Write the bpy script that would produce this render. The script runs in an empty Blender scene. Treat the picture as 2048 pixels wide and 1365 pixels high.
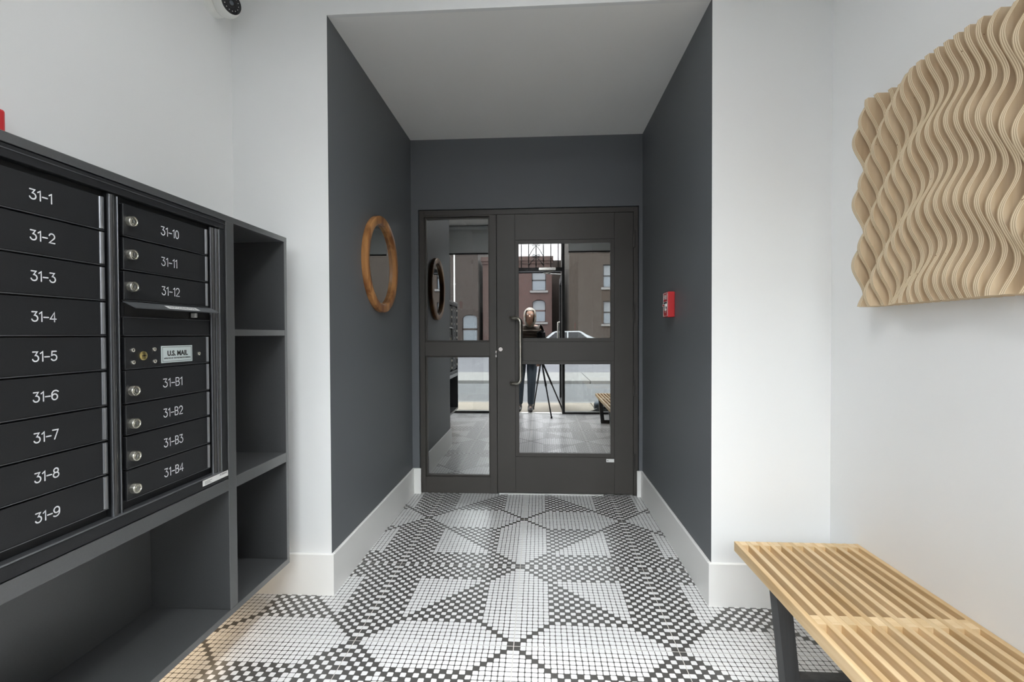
import bpy, bmesh, math, random
from mathutils import Vector, Matrix
random.seed(7)
C = bpy.context.scene.collection
SC = bpy.context.scene
# ---------------------------------------------------------------- camera
F_PX, YAW, PITCH, ROLL, CAM_H = 947.39, 0.0585, -0.0144, -0.0039, 1.1722
fw = Vector((-math.sin(YAW)*math.cos(PITCH), math.cos(YAW)*math.cos(PITCH), math.sin(PITCH)))
r0 = Vector((math.cos(YAW), math.sin(YAW), 0)); u0 = r0.cross(fw)
rr = math.cos(ROLL)*r0 + math.sin(ROLL)*u0
uu = -math.sin(ROLL)*r0 + math.cos(ROLL)*u0
cam_data = bpy.data.cameras.new('camera'); cam_data.sensor_width = 36.0; cam_data.lens = F_PX/2048*36
cam_data.clip_start = 0.02; cam_data.clip_end = 300
cam = bpy.data.objects.new('camera', cam_data); C.objects.link(cam)
cam.matrix_world = Matrix(((rr.x, uu.x, -fw.x, 0), (rr.y, uu.y, -fw.y, 0), (rr.z, uu.z, -fw.z, CAM_H), (0, 0, 0, 1)))
SC.camera = cam
# ---------------------------------------------------------------- world: bright overcast sky
W = bpy.data.worlds.new('overcast_sky'); SC.world = W; W.use_nodes = True
wn = W.node_tree.nodes; wl = W.node_tree.links
bg = wn['Background']; bg.inputs['Strength'].default_value = 8.5
tc = wn.new('ShaderNodeTexCoord'); sp = wn.new('ShaderNodeSeparateXYZ'); rp = wn.new('ShaderNodeValToRGB')
wl.new(tc.outputs['Generated'], sp.inputs[0]); wl.new(sp.outputs['Z'], rp.inputs[0]); wl.new(rp.outputs[0], bg.inputs['Color'])
rp.color_ramp.elements[0].position = 0.0; rp.color_ramp.elements[0].color = (0.50, 0.52, 0.545, 1)
rp.color_ramp.elements[1].position = 0.8; rp.color_ramp.elements[1].color = (0.95, 0.98, 1.0, 1)
# ---------------------------------------------------------------- view
SC.view_settings.view_transform = 'Standard'; SC.view_settings.look = 'None'
SC.view_settings.gamma = 1.0; SC.view_settings.use_curve_mapping = False
SC.view_settings.exposure = 0.70
DOWN_W = 150.0      # watts of each added downlight
SC.cycles.max_bounces = 12; SC.cycles.diffuse_bounces = 6; SC.cycles.glossy_bounces = 6; SC.cycles.transparent_max_bounces = 16
SC.cycles.sample_clamp_indirect = 6.0
SC.cycles.caustics_reflective = False; SC.cycles.caustics_refractive = False
try:
    SC.cycles.use_denoising = True; SC.cycles.denoiser = 'OPENIMAGEDENOISE'
except Exception: pass

# ================================================================ materials
def mat(name, col, rough=0.6, metal=0.0, spec=0.5, noise=None, bump=None):
    """noise = (scale, amount) colour mottling; bump = (scale, strength)"""
    m = bpy.data.materials.new(name); m.use_nodes = True
    n = m.node_tree.nodes; l = m.node_tree.links; b = n['Principled BSDF']
    b.inputs['Base Color'].default_value = (*col, 1); b.inputs['Roughness'].default_value = rough
    b.inputs['Metallic'].default_value = metal; b.inputs['Specular IOR Level'].default_value = spec
    t = n.new('ShaderNodeTexCoord')
    if noise:
        x = n.new('ShaderNodeTexNoise'); x.inputs['Scale'].default_value = noise[0]; x.inputs['Detail'].default_value = 4
        l.new(t.outputs['Object'], x.inputs['Vector'])
        mx = n.new('ShaderNodeMix'); mx.data_type = 'RGBA'
        mx.inputs[6].default_value = (*[c*(1-noise[1]) for c in col], 1); mx.inputs[7].default_value = (*[min(1, c*(1+noise[1])) for c in col], 1)
        l.new(x.outputs['Fac'], mx.inputs[0]); l.new(mx.outputs[2], b.inputs['Base Color'])
    if bump:
        x2 = n.new('ShaderNodeTexNoise'); x2.inputs['Scale'].default_value = bump[0]; x2.inputs['Detail'].default_value = 3
        l.new(t.outputs['Object'], x2.inputs['Vector'])
        bp = n.new('ShaderNodeBump'); bp.inputs['Strength'].default_value = bump[1]; bp.inputs['Distance'].default_value = 0.002
        l.new(x2.outputs['Fac'], bp.inputs['Height']); l.new(bp.outputs[0], b.inputs['Normal'])
    return m

def wood(name, c1, c2, axis, scale=1.0, rough=0.5, rings=26, dist=2.0):
    """streaky grain running along `axis` (0,1,2)"""
    m = bpy.data.materials.new(name); m.use_nodes = True
    n = m.node_tree.nodes; l = m.node_tree.links; b = n['Principled BSDF']; b.inputs['Roughness'].default_value = rough
    t = n.new('ShaderNodeTexCoord'); mp = n.new('ShaderNodeMapping')
    s = [rings*scale]*3; s[axis] = 1.6*scale; mp.inputs['Scale'].default_value = s
    oi = n.new('ShaderNodeObjectInfo'); ad = n.new('ShaderNodeVectorMath'); ad.operation = 'ADD'
    sc_ = n.new('ShaderNodeVectorMath'); sc_.operation = 'SCALE'; sc_.inputs['Scale'].default_value = 9.0
    l.new(oi.outputs['Random'], sc_.inputs[0]); l.new(t.outputs['Object'], ad.inputs[0]); l.new(sc_.outputs[0], ad.inputs[1])
    l.new(ad.outputs[0], mp.inputs['Vector'])
    x = n.new('ShaderNodeTexNoise'); x.inputs['Scale'].default_value = 1.0; x.inputs['Detail'].default_value = 6; x.inputs['Distortion'].default_value = dist*0.2
    l.new(mp.outputs[0], x.inputs['Vector'])
    r = n.new('ShaderNodeValToRGB'); r.color_ramp.elements[0].position = 0.36; r.color_ramp.elements[1].position = 0.62
    r.color_ramp.elements[0].color = (*c1, 1); r.color_ramp.elements[1].color = (*c2, 1)
    l.new(x.outputs['Fac'], r.inputs[0])
    # per-piece tone
    hs = n.new('ShaderNodeHueSaturation'); ma = n.new('ShaderNodeMapRange'); ma.inputs['To Min'].default_value = 0.9; ma.inputs['To Max'].default_value = 1.08
    l.new(oi.outputs['Random'], ma.inputs[0]); l.new(ma.outputs[0], hs.inputs['Value']); l.new(r.outputs[0], hs.inputs['Color'])
    l.new(hs.outputs[0], b.inputs['Base Color'])
    return m

def plywood(name):
    """plywood slat: face veneer with grain along z, layered plies where the cut edge shows (thin along local y)"""
    m = bpy.data.materials.new(name); m.use_nodes = True
    n = m.node_tree.nodes; l = m.node_tree.links; b = n['Principled BSDF']; b.inputs['Roughness'].default_value = 0.55; b.inputs['Specular IOR Level'].default_value = 0.3
    t = n.new('ShaderNodeTexCoord'); oi = n.new('ShaderNodeObjectInfo')
    sc_ = n.new('ShaderNodeVectorMath'); sc_.operation = 'SCALE'; sc_.inputs['Scale'].default_value = 7.0
    ad = n.new('ShaderNodeVectorMath'); ad.operation = 'ADD'
    l.new(oi.outputs['Random'], sc_.inputs[0]); l.new(t.outputs['Object'], ad.inputs[0]); l.new(sc_.outputs[0], ad.inputs[1])
    mp = n.new('ShaderNodeMapping'); mp.inputs['Scale'].default_value = (30, 30, 4); l.new(ad.outputs[0], mp.inputs['Vector'])
    x = n.new('ShaderNodeTexNoise'); x.inputs['Scale'].default_value = 1.0; x.inputs['Detail'].default_value = 5; l.new(mp.outputs[0], x.inputs['Vector'])
    r = n.new('ShaderNodeValToRGB'); r.color_ramp.elements[0].position = .3; r.color_ramp.elements[1].position = .7
    r.color_ramp.elements[0].color = (.56, .42, .27, 1); r.color_ramp.elements[1].color = (.72, .58, .40, 1); l.new(x.outputs['Fac'], r.inputs[0])
    # ply layers
    sy = n.new('ShaderNodeSeparateXYZ'); l.new(t.outputs['Object'], sy.inputs[0])
    mu = n.new('ShaderNodeMath'); mu.operation = 'MULTIPLY'; mu.inputs[1].default_value = 2*math.pi/0.0055; l.new(sy.outputs['Y'], mu.inputs[0])
    si = n.new('ShaderNodeMath'); si.operation = 'SINE'; l.new(mu.outputs[0], si.inputs[0])
    r2 = n.new('ShaderNodeValToRGB'); r2.color_ramp.elements[0].position = .25; r2.color_ramp.elements[1].position = .5
    r2.color_ramp.elements[0].color = (.46, .34, .21, 1); r2.color_ramp.elements[1].color = (.76, .64, .45, 1)
    mr = n.new('ShaderNodeMapRange'); mr.inputs['From Min'].default_value = -1; l.new(si.outputs[0], mr.inputs[0]); l.new(mr.outputs[0], r2.inputs[0])
    # face (normal along y) or edge
    ge = n.new('ShaderNodeNewGeometry'); sn = n.new('ShaderNodeSeparateXYZ'); l.new(ge.outputs['True Normal'], sn.inputs[0])
    ab = n.new('ShaderNodeMath'); ab.operation = 'ABSOLUTE'; l.new(sn.outputs['Y'], ab.inputs[0])
    gt = n.new('ShaderNodeMath'); gt.operation = 'GREATER_THAN'; gt.inputs[1].default_value = .7; l.new(ab.outputs[0], gt.inputs[0])
    mx = n.new('ShaderNodeMix'); mx.data_type = 'RGBA'; l.new(gt.outputs[0], mx.inputs[0]); l.new(r2.outputs[0], mx.inputs[6]); l.new(r.outputs[0], mx.inputs[7])
    # small dark knots
    vo = n.new('ShaderNodeTexNoise'); vo.inputs['Scale'].default_value = 55; l.new(ad.outputs[0], vo.inputs['Vector'])
    rk = n.new('ShaderNodeValToRGB'); rk.color_ramp.elements[0].position = .74; rk.color_ramp.elements[1].position = .77
    rk.color_ramp.elements[0].color = (1, 1, 1, 1); rk.color_ramp.elements[1].color = (.35, .25, .18, 1); l.new(vo.outputs['Fac'], rk.inputs[0])
    mm = n.new('ShaderNodeMix'); mm.data_type = 'RGBA'; mm.blend_type = 'MULTIPLY'; mm.inputs[0].default_value = 1
    l.new(mx.outputs[2], mm.inputs[6]); l.new(rk.outputs[0], mm.inputs[7]); l.new(mm.outputs[2], b.inputs['Base Color'])
    return m

def glass(name, refl, tint, boost=1.0):
    m = bpy.data.materials.new(name); m.use_nodes = True
    n = m.node_tree.nodes; l = m.node_tree.links; n.remove(n['Principled BSDF'])
    tr = n.new('ShaderNodeBsdfTransparent'); tr.inputs[0].default_value = (*tint, 1)
    gl = n.new('ShaderNodeBsdfGlossy'); gl.inputs['Roughness'].default_value = 0.0; gl.inputs['Color'].default_value = (1, 1, 1, 1)
    lw = n.new('ShaderNodeFresnel'); lw.inputs['IOR'].default_value = 1.5
    a = n.new('ShaderNodeMath'); a.operation = 'MULTIPLY_ADD'; a.inputs[1].default_value = boost; a.inputs[2].default_value = refl; a.use_clamp = True
    l.new(lw.outputs[0], a.inputs[0])
    mx = n.new('ShaderNodeMixShader'); l.new(a.outputs[0], mx.inputs[0]); l.new(tr.outputs[0], mx.inputs[1]); l.new(gl.outputs[0], mx.inputs[2])
    l.new(mx.outputs[0], n['Material Output'].inputs['Surface'])
    return m

def brick(name, c1, c2, mortar, scale=1.0):
    m = bpy.data.materials.new(name); m.use_nodes = True
    n = m.node_tree.nodes; l = m.node_tree.links; b = n['Principled BSDF']; b.inputs['Roughness'].default_value = .9
    t = n.new('ShaderNodeNewGeometry'); s = n.new('ShaderNodeSeparateXYZ'); l.new(t.outputs['Position'], s.inputs[0])
    a = n.new('ShaderNodeMath'); a.operation = 'ADD'; l.new(s.outputs['X'], a.inputs[0]); l.new(s.outputs['Y'], a.inputs[1])
    c = n.new('ShaderNodeCombineXYZ'); l.new(a.outputs[0], c.inputs[0]); l.new(s.outputs['Z'], c.inputs[1])
    br = n.new('ShaderNodeTexBrick'); br.inputs['Scale'].default_value = 1; br.inputs['Brick Width'].default_value = .22*scale; br.inputs['Row Height'].default_value = .075*scale
    br.inputs['Mortar Size'].default_value = .010*scale; br.inputs['Color1'].default_value = (*c1, 1); br.inputs['Color2'].default_value = (*c2, 1); br.inputs['Mortar'].default_value = (*mortar, 1)
    l.new(c.outputs[0], br.inputs['Vector']); l.new(br.outputs['Color'], b.inputs['Base Color'])
    return m

M = {}
M['white_wall'] = mat('white_wall_paint', (.83, .84, .84), .55, spec=.3, bump=(300, .03))
M['blue_wall'] = mat('slate_blue_wall_paint', (.145, .155, .168), .5, spec=.35, bump=(300, .03))
M['ceiling'] = mat('ceiling_paint', (.90, .90, .885), .7, spec=.2)
M['trim'] = mat('white_trim_paint', (.86, .86, .84), .35)
M['tile_dark'] = mat('charcoal_tile_print', (.088, .086, .082), .3, noise=(40, .12))
M['tile_white'] = mat('white_tile_print', (.77, .775, .775), .25)
M['grout'] = mat('light_grout', (.62, .61, .57), .85)
M['door'] = mat('dark_bronze_door_paint', (.058, .053, .048), .42, noise=(9, .08))
M['black'] = mat('black_shadow_gap', (.012, .012, .012), .6)
M['steel'] = mat('satin_stainless_steel', (.62, .59, .52), .28, metal=1)
M['chrome'] = mat('bright_chrome', (.80, .78, .72), .15, metal=1)
M['nickel'] = mat('warm_nickel', (.86, .83, .74), .28, metal=1)
M['brass'] = mat('brass', (.75, .60, .25), .3, metal=1)
M['aluminium'] = mat('pale_aluminium', (.72, .72, .70), .4, metal=.6)
M['cabinet'] = mat('charcoal_cabinet_paint', (.072, .075, .078), .34, spec=1.0, bump=(900, .15), noise=(200, .2))
_b = M['cabinet'].node_tree.nodes['Principled BSDF']; _b.inputs['Coat Weight'].default_value = .9; _b.inputs['Coat Roughness'].default_value = .34
M['mail_post'] = mat('black_anodised_post', (.035, .036, .038), .22, spec=1.0)
M['mail'] = mat('black_powder_coat', (.014, .015, .017), .40, bump=(1200, .25), noise=(300, .2))
M['mail_edge'] = mat('anodised_edge_highlight', (.30, .31, .33), .30, metal=.85)  # lightened so edges and thin strips carry highlights in their colour
M['white_ink'] = mat('white_engraving', (.85, .87, .90), .5)
M['black_ink'] = mat('black_ink', (.02, .02, .02), .6)
M['label'] = mat('pale_grey_label', (.62, .70, .70), .4)
M['sticker'] = mat('white_sticker', (.85, .85, .84), .5)
M['grey_ink'] = mat('grey_print', (.25, .25, .25), .6)
M['red'] = mat('red_alarm_plastic', (.62, .035, .04), .35)
M['mirror'] = mat('mirror_silver', (.62, .64, .64), .0, metal=1)
M['ply'] = plywood('birch_plywood')
M['maple'] = wood('pale_maple', (.58, .385, .185), (.72, .535, .31), 1, rough=.45)
M['maple_x'] = wood('pale_maple_blocks', (.62, .43, .215), (.75, .57, .345), 0, rough=.45)
M['ebony'] = wood('black_stained_wood', (.030, .031, .033), (.050, .052, .054), 2, rough=.5)
M['mango'] = wood('orange_brown_mango_wood', (.24, .09, .028), (.60, .30, .11), 2, scale=.55, rough=.4)
M['plastic_white'] = mat('white_plastic', (.80, .80, .77), .35)
M['plastic_black'] = mat('glossy_black_plastic', (.015, .015, .017), .12)
M['glass_door'] = glass('reflective_door_glass', .27, (.45, .46, .45), 1.3)
M['glass'] = glass('clear_window_glass', .02, (.97, .98, .97), 1.0)
M['glass_far'] = mat('dark_window_glass', (.10, .12, .14), .08, spec=.8)
M['alu_dark'] = mat('black_aluminium_storefront', (.020, .020, .021), .35, metal=.3)
M['shade'] = mat('grey_roller_shade_fabric', (.42, .44, .44), .85)
M['asphalt'] = mat('worn_asphalt', (.062, .066, .070), .85, noise=(2.5, .18))
M['asphalt2'] = mat('bluish_lot_asphalt', (.068, .070, .080), .8, noise=(1.1, .3))
M['concrete'] = mat('sandy_concrete', (.21, .185, .15), .9, noise=(6, .1))
M['concrete2'] = mat('pale_concrete', (.14, .14, .136), .9, noise=(3, .12))
M['brick_red'] = brick('red_brick', (.066, .028, .023), (.048, .022, .018), (.08, .066, .06))
M['brick_brown'] = brick('brown_brick', (.036, .025, .020), (.031, .021, .018), (.040, .033, .029))
M['brick_tan'] = brick('tan_brick', (.045, .031, .023), (.039, .027, .020), (.048, .040, .033))
M['stone'] = mat('weathered_stone_sill', (.18, .175, .17), .9)
M['blind'] = mat('grey_window_blind', (.18, .19, .20), .8)
M['car_dark'] = mat('dark_car_paint', (.03, .035, .045), .15)
M['car_light'] = mat('silver_car_paint', (.45, .47, .48), .2, metal=.4)
M['rubber'] = mat('black_rubber', (.02, .02, .02), .8)
M['iron'] = mat('black_wrought_iron', (.012, .012, .012), .5)
M['hall'] = mat('dim_hallway_paint', (.20, .20, .20), .8)
M['jeans'] = mat('blue_grey_denim', (.065, .085, .11), .9, noise=(25, .25))
M['jacket'] = mat('dark_brown_quilted_fabric', (.060, .045, .033), .7)
M['hair'] = wood('ash_blonde_hair', (.20, .17, .13), (.52, .47, .40), 2, scale=3, rough=.5)
M['skin'] = mat('skin', (.62, .38, .28), .5)
M['shoe'] = mat('dark_shoe_leather', (.05, .045, .045), .5)
M['eye'] = mat('eye_white', (.8, .8, .78), .2)
M['lip'] = mat('lip', (.45, .18, .16), .5)

# ================================================================ geometry helpers
ORIG = {}
def tag(o, label=None, cat=None, group=None, kind=None):
    if label: o['label'] = label
    if cat: o['category'] = cat
    if group: o['group'] = group
    if kind: o['kind'] = kind
    return o
def thing(name, loc, label=None, cat=None, group=None, kind=None):
    o = bpy.data.objects.new(name, None); o.empty_display_size = .1; o.location = loc; C.objects.link(o)
    ORIG[o] = Vector(loc); return tag(o, label, cat, group, kind)
def root_origin(o):
    while o.parent: o = o.parent
    return ORIG.get(o, Vector((0, 0, 0)))
def link(name, me, m, parent=None, base=None):
    """me in WORLD coordinates; base = world point for a top-level mesh's origin"""
    o = bpy.data.objects.new(name, me)
    for k in (m if isinstance(m, (list, tuple)) else [m]): me.materials.append(k)
    C.objects.link(o)
    if parent is not None:
        me.transform(Matrix.Translation(-root_origin(parent))); o.parent = parent
    elif base is not None:
        me.transform(Matrix.Translation(-Vector(base))); o.location = base; ORIG[o] = Vector(base)
    return o
class MB:
    def __init__(s): s.b = bmesh.new()
    def box(s, x0, x1, y0, y1, z0, z1, bev=0, seg=1, mi=0):
        r = bmesh.ops.create_cube(s.b, size=1)
        vs = r['verts']
        for v in vs: v.co = Vector(((x0+x1)/2+v.co.x*(x1-x0), (y0+y1)/2+v.co.y*(y1-y0), (z0+z1)/2+v.co.z*(z1-z0)))
        fs = set(f for v in vs for f in v.link_faces)
        for f in fs: f.material_index = mi
        if bev:
            es = list(set(e for v in vs for e in v.link_edges))
            bmesh.ops.bevel(s.b, geom=es, offset=bev, segments=seg, affect='EDGES', profile=.5)
        return s
    def prism(s, pts, axis, a, b, mi=0):
        """polygon pts (2-D in the two other axes, in order) extruded along axis from a to b"""
        def P(p, t):
            q = [p[0], p[1]]; q.insert(axis, t); return q
        va = [s.b.verts.new(P(p, a)) for p in pts]; vb = [s.b.verts.new(P(p, b)) for p in pts]
        n = len(pts); fs = [s.b.faces.new(va), s.b.faces.new(vb[::-1])]
        for i in range(n): fs.append(s.b.faces.new((va[i], vb[i], vb[(i+1) % n], va[(i+1) % n])))
        for f in fs: f.material_index = mi
        return s
    def tube(s, pts, r, n=10, closed=False, caps=True):
        pts = [Vector(p) for p in pts]; rings = []
        rad = r if isinstance(r, (list, tuple)) else [r]*len(pts)
        t0 = (pts[1]-pts[0]).normalized(); ref = Vector((0, 0, 1)) if abs(t0.z) < .9 else Vector((1, 0, 0))
        nrm = t0.cross(ref).normalized()
        for i, p in enumerate(pts):
            if closed: t = (pts[(i+1) % len(pts)]-pts[i-1]).normalized()
            else: t = (pts[min(i+1, len(pts)-1)]-pts[max(i-1, 0)]).normalized()
            nrm = (nrm - t*nrm.dot(t)).normalized(); bi = t.cross(nrm)
            rings.append([s.b.verts.new(p+(nrm*math.cos(2*math.pi*k/n)+bi*math.sin(2*math.pi*k/n))*rad[i]) for k in range(n)])
        m = len(rings)
        for i in range(m if closed else m-1):
            A, B = rings[i], rings[(i+1) % m]
            for k in range(n): s.b.faces.new((A[k], A[(k+1) % n], B[(k+1) % n], B[k]))
        if caps and not closed:
            s.b.faces.new(rings[0][::-1]); s.b.faces.new(rings[-1])
        return s
    def lathe(s, prof, o, ax, n=20):
        """prof: list of (radius, distance along ax) from o"""
        ax = Vector(ax).normalized(); ref = Vector((0, 0, 1)) if abs(ax.z) < .9 else Vector((1, 0, 0))
        a = ax.cross(ref).normalized(); b = ax.cross(a); o = Vector(o); rings = []
        for r, d in prof:
            if r < 1e-6: rings.append([s.b.verts.new(o+ax*d)])
            else: rings.append([s.b.verts.new(o+ax*d+(a*math.cos(2*math.pi*k/n)+b*math.sin(2*math.pi*k/n))*r) for k in range(n)])
        for A, B in zip(rings, rings[1:]):
            for k in range(n):
                k2 = (k+1) % n
                if len(A) == 1 and len(B) == 1: continue
                if len(A) == 1: s.b.faces.new((A[0], B[k2], B[k]))
                elif len(B) == 1: s.b.faces.new((A[k], A[k2], B[0]))
                else: s.b.faces.new((A[k], A[k2], B[k2], B[k]))
        return s
    def build(s, name, m, parent=None, base=None, smooth=False):
        bmesh.ops.recalc_face_normals(s.b, faces=s.b.faces[:])
        me = bpy.data.meshes.new(name); s.b.to_mesh(me); s.b.free()
        o = link(name, me, m, parent, base)
        if smooth:
            me.polygons.foreach_set('use_smooth', [True]*len(me.polygons))
            try: me.set_sharp_from_angle(angle=math.radians(40))
            except Exception: pass
        return o
def box(name, x0, x1, y0, y1, z0, z1, m, parent=None, bev=0, base=None, seg=1):
    return MB().box(x0, x1, y0, y1, z0, z1, bev, seg).build(name, m, parent, base)
def struct(name, x0, x1, y0, y1, z0, z1, m, bev=0):
    return tag(box(name, x0, x1, y0, y1, z0, z1, m, None, bev), kind='structure')
def text(name, s, size, origin, right, up, m, parent, width=None, depth=.0004, centre=False, bold=0.0, spacing=1.0):
    cu = bpy.data.curves.new(name, 'FONT'); cu.body = s; cu.size = size; cu.extrude = depth/2; cu.resolution_u = 3
    cu.offset = bold; cu.space_character = spacing
    if centre: cu.align_x = 'CENTER'
    t = bpy.data.objects.new(name, cu); C.objects.link(t); bpy.context.view_layer.update()
    me = bpy.data.meshes.new_from_object(t.evaluated_get(bpy.context.evaluated_depsgraph_get()))
    C.objects.unlink(t); bpy.data.objects.remove(t); bpy.data.curves.remove(cu)
    right = Vector(right).normalized(); up = Vector(up).normalized(); n = right.cross(up); o = Vector(origin)
    xs = [v.co.x for v in me.vertices]; k = 1.0
    if width and xs: k = width/max(1e-6, max(xs)-min(xs))
    off = min(xs) if (width and not centre) else 0
    for v in me.vertices:
        c = v.co.copy(); v.co = o+right*((c.x-off)*k)+up*c.y+n*(c.z+depth/2)
    me.materials.clear()
    return link(name, me, m, parent)

def arc(cx, cy, rx, ry, a0, a1, n=12):
    return [(cx+rx*math.cos(math.radians(a0+(a1-a0)*k/n)), cy+ry*math.sin(math.radians(a0+(a1-a0)*k/n))) for k in range(n+1)]
GLYPH = {'3': (.62, [[(.03, 1), (.52, 1), (.27, .63)]+arc(.30, .315, .315, .315, 85, -160)]), '1': (.26, [[(0, .82), (.24, 1), (.24, 0)]]), '-': (.5, [[(0, .44), (.5, .44)]]),
 '2': (.62, [arc(.31, .70, .30, .30, 165, -35)+[(.02, 0), (.62, 0)]]), '4': (.66, [[(.48, 0), (.48, 1), (0, .28), (.66, .28)]]), '5': (.62, [[(.56, 1), (.10, 1), (.05, .56)]+arc(.30, .32, .32, .32, 130, -150)]),
 '6': (.62, [arc(.31, .31, .31, .31, 0, 360, 20), arc(.40, .62, .40, .38, 40, 180)+[(0, .31)]]), '7': (.60, [[(0, 1), (.60, 1), (.20, 0)]]), '8': (.62, [arc(.31, .76, .25, .24, 0, 360, 20), arc(.31, .27, .31, .27, 0, 360, 20)]),
 '9': (.62, [arc(.31, .69, .31, .31, 0, 360, 20), [(.62, .69)]+arc(.22, .38, .40, .38, 0, -130)]), '0': (.56, [arc(.28, .5, .28, .5, 0, 360, 24)]), 'B': (.56, [[(0, 0), (0, 1)]+arc(.28, .765, .24, .235, 90, -90)+[(0, .53)], [(.28, .53)]+arc(.28, .265, .28, .265, 90, -90)+[(0, 0)]])}
def engraved(s, y, z, x, h, width, w, m, parent):
    """round-ended engraved strokes on a +x facing plate, reading towards +y"""
    gap = .20; tot = sum(GLYPH[c][0] for c in s)+gap*(len(s)-1); kx = width/tot; vs, fs = [], []; cx = 0
    for c in s:
        gw, strokes = GLYPH[c]
        for st in strokes:
            P = [((cx+a)*kx, b*h) for a, b in st]
            k = len(P); L, Rr = [], []; closed = math.hypot(P[0][0]-P[-1][0], P[0][1]-P[-1][1]) < 1e-6
            lift = 3e-5*len(fs)/20
            for q in range(k):
                p0 = P[q-1] if q else (P[-2] if closed else None); p2 = P[q+1] if q < k-1 else (P[1] if closed else None); p1 = P[q]
                ds = []
                if p0: ds.append(math.atan2(p1[1]-p0[1], p1[0]-p0[0]))
                if p2: ds.append(math.atan2(p2[1]-p1[1], p2[0]-p1[0]))
                vx = sum(math.cos(t) for t in ds); vy = sum(math.sin(t) for t in ds); t = math.atan2(vy, vx)
                mi_ = min(1.6, 1/max(.3, math.cos(t-ds[0]))); o_ = w/2*mi_
                L.append((p1[0]-math.sin(t)*o_, p1[1]+math.cos(t)*o_)); Rr.append((p1[0]+math.sin(t)*o_, p1[1]-math.cos(t)*o_))
            b0 = len(vs)
            for p_, q_ in zip(L, Rr): vs.append((x+lift, y+p_[0], z+p_[1])); vs.append((x+lift, y+q_[0], z+q_[1]))
            for q in range(k-1): fs.append((b0+2*q, b0+2*q+1, b0+2*q+3, b0+2*q+2))
            if not closed:
                for e_, nx in ((0, 1), (k-1, k-2)):
                    t = math.atan2(P[e_][1]-P[nx][1], P[e_][0]-P[nx][0]); c0 = len(vs)
                    vs += [(x+lift, y+P[e_][0]+w/2*math.cos(t+u), z+P[e_][1]+w/2*math.sin(t+u)) for u in [-math.pi/2+math.pi*v/6 for v in range(7)]]
                    fs.append(tuple(range(c0, c0+7)))
        cx += gw+gap
    me = bpy.data.meshes.new('door_number'); me.from_pydata(vs, [], fs); me.update()
    return link('door_number', me, m, parent)

# ================================================================ room numbers
XL, XR = -1.382, 1.228          # left / right walls
YF = 2.075                      # wall that faces the street, either side of the alcove
AL, AR, YB = -.941, .735, 3.44  # alcove
ZA, ZC = 2.595, 2.78            # alcove ceiling, main ceiling
YS = -.06                       # storefront line

# ---------------------------------------------------------------- shell
struct('wall_left', XL-.12, XL, YS-.04, YF+.12, -.02, ZC+.05, M['white_wall'])
struct('wall_right', XR, XR+.12, YS-.04, YF+.12, -.02, ZC+.05, M['white_wall'])
def plate(name, x0, x1, z0, z1, dark_side):
    b = MB().box(x0, x1, YF, YF+.02, z0, z1)
    b.b.faces.ensure_lookup_table()
    o = b.build(name, [M['white_wall'], M['blue_wall']]); tag(o, kind='structure')
    for p in o.data.polygons:
        if abs(p.normal.x) > .9 and (p.normal.x > 0) == (dark_side > 0): p.material_index = 1
    return o
plate('wall_back_left', XL, AL, -.02, ZC, 1)
plate('wall_back_right', AR, XR, -.02, ZC, -1)
struct('wall_header', AL, AR, YF, YF+.02, ZA, ZC, M['white_wall'])
struct('wall_alcove_left', AL-.12, AL, YF+.02, YB+.12, -.02, ZA, M['blue_wall'])
struct('wall_alcove_right', AR, AR+.12, YF+.02, YB+.12, -.02, ZA, M['blue_wall'])
struct('ceiling_alcove', AL-.12, AR+.12, YF+.02, YB+.12, ZA, ZA+.12, M['ceiling'])
struct('ceiling', XL-.12, XR+.12, YS-.04, YF+.02, ZC, ZC+.1, M['ceiling'])
DX0, DX1, DZ = -.884, .706, 2.083    # door opening in the alcove's end wall
struct('wall_door_left', AL, DX0-.004, YB, YB+.12, 0, ZA, M['blue_wall'])
struct('wall_door_right', DX1+.004, AR, YB, YB+.12, 0, ZA, M['blue_wall'])
struct('wall_door_head', DX0-.004, DX1+.004, YB, YB+.12, DZ+.004, ZA, M['blue_wall'])
# baseboards: flat board, eased top edge
BH, BT = .187, .015
def bb(name, pts):
    """plan polygon extruded to BH with a small sloping top"""
    b = MB().prism(pts, 2, 0, BH)
    es = [e for e in b.b.edges if all(abs(v.co.z-BH) < 1e-5 for v in e.verts)]
    bmesh.ops.bevel(b.b, geom=es, offset=.004, segments=1, affect='EDGES')
    return tag(b.build(name, M['trim']), kind='structure')
bb('baseboard_back_left', [(XL, YF-BT), (AL+BT, YF-BT), (AL+BT, YF), (XL, YF)])
bb('baseboard_back_right', [(AR-BT, YF-BT), (XR, YF-BT), (XR, YF), (AR-BT, YF)])
bb('baseboard_alcove_left', [(AL, YF), (AL+BT, YF), (AL+BT, YB-BT), (AL, YB-BT)])
bb('baseboard_alcove_right', [(AR-BT, YF), (AR, YF), (AR, YB-BT), (AR-BT, YB-BT)])
bb('baseboard_door_left', [(AL, YB-BT), (-.876, YB-BT), (-.876, YB), (AL, YB)])
bb('baseboard_door_right', [(.694, YB-BT), (AR, YB-BT), (AR, YB), (.694, YB)])
bb('baseboard_left', [(XL, YS+.06), (XL+BT, YS+.06), (XL+BT, YF-BT), (XL, YF-BT)])
bb('baseboard_right', [(XR-BT, YS+.06), (XR, YS+.06), (XR, YF-BT), (XR-BT, YF-BT)])

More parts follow.
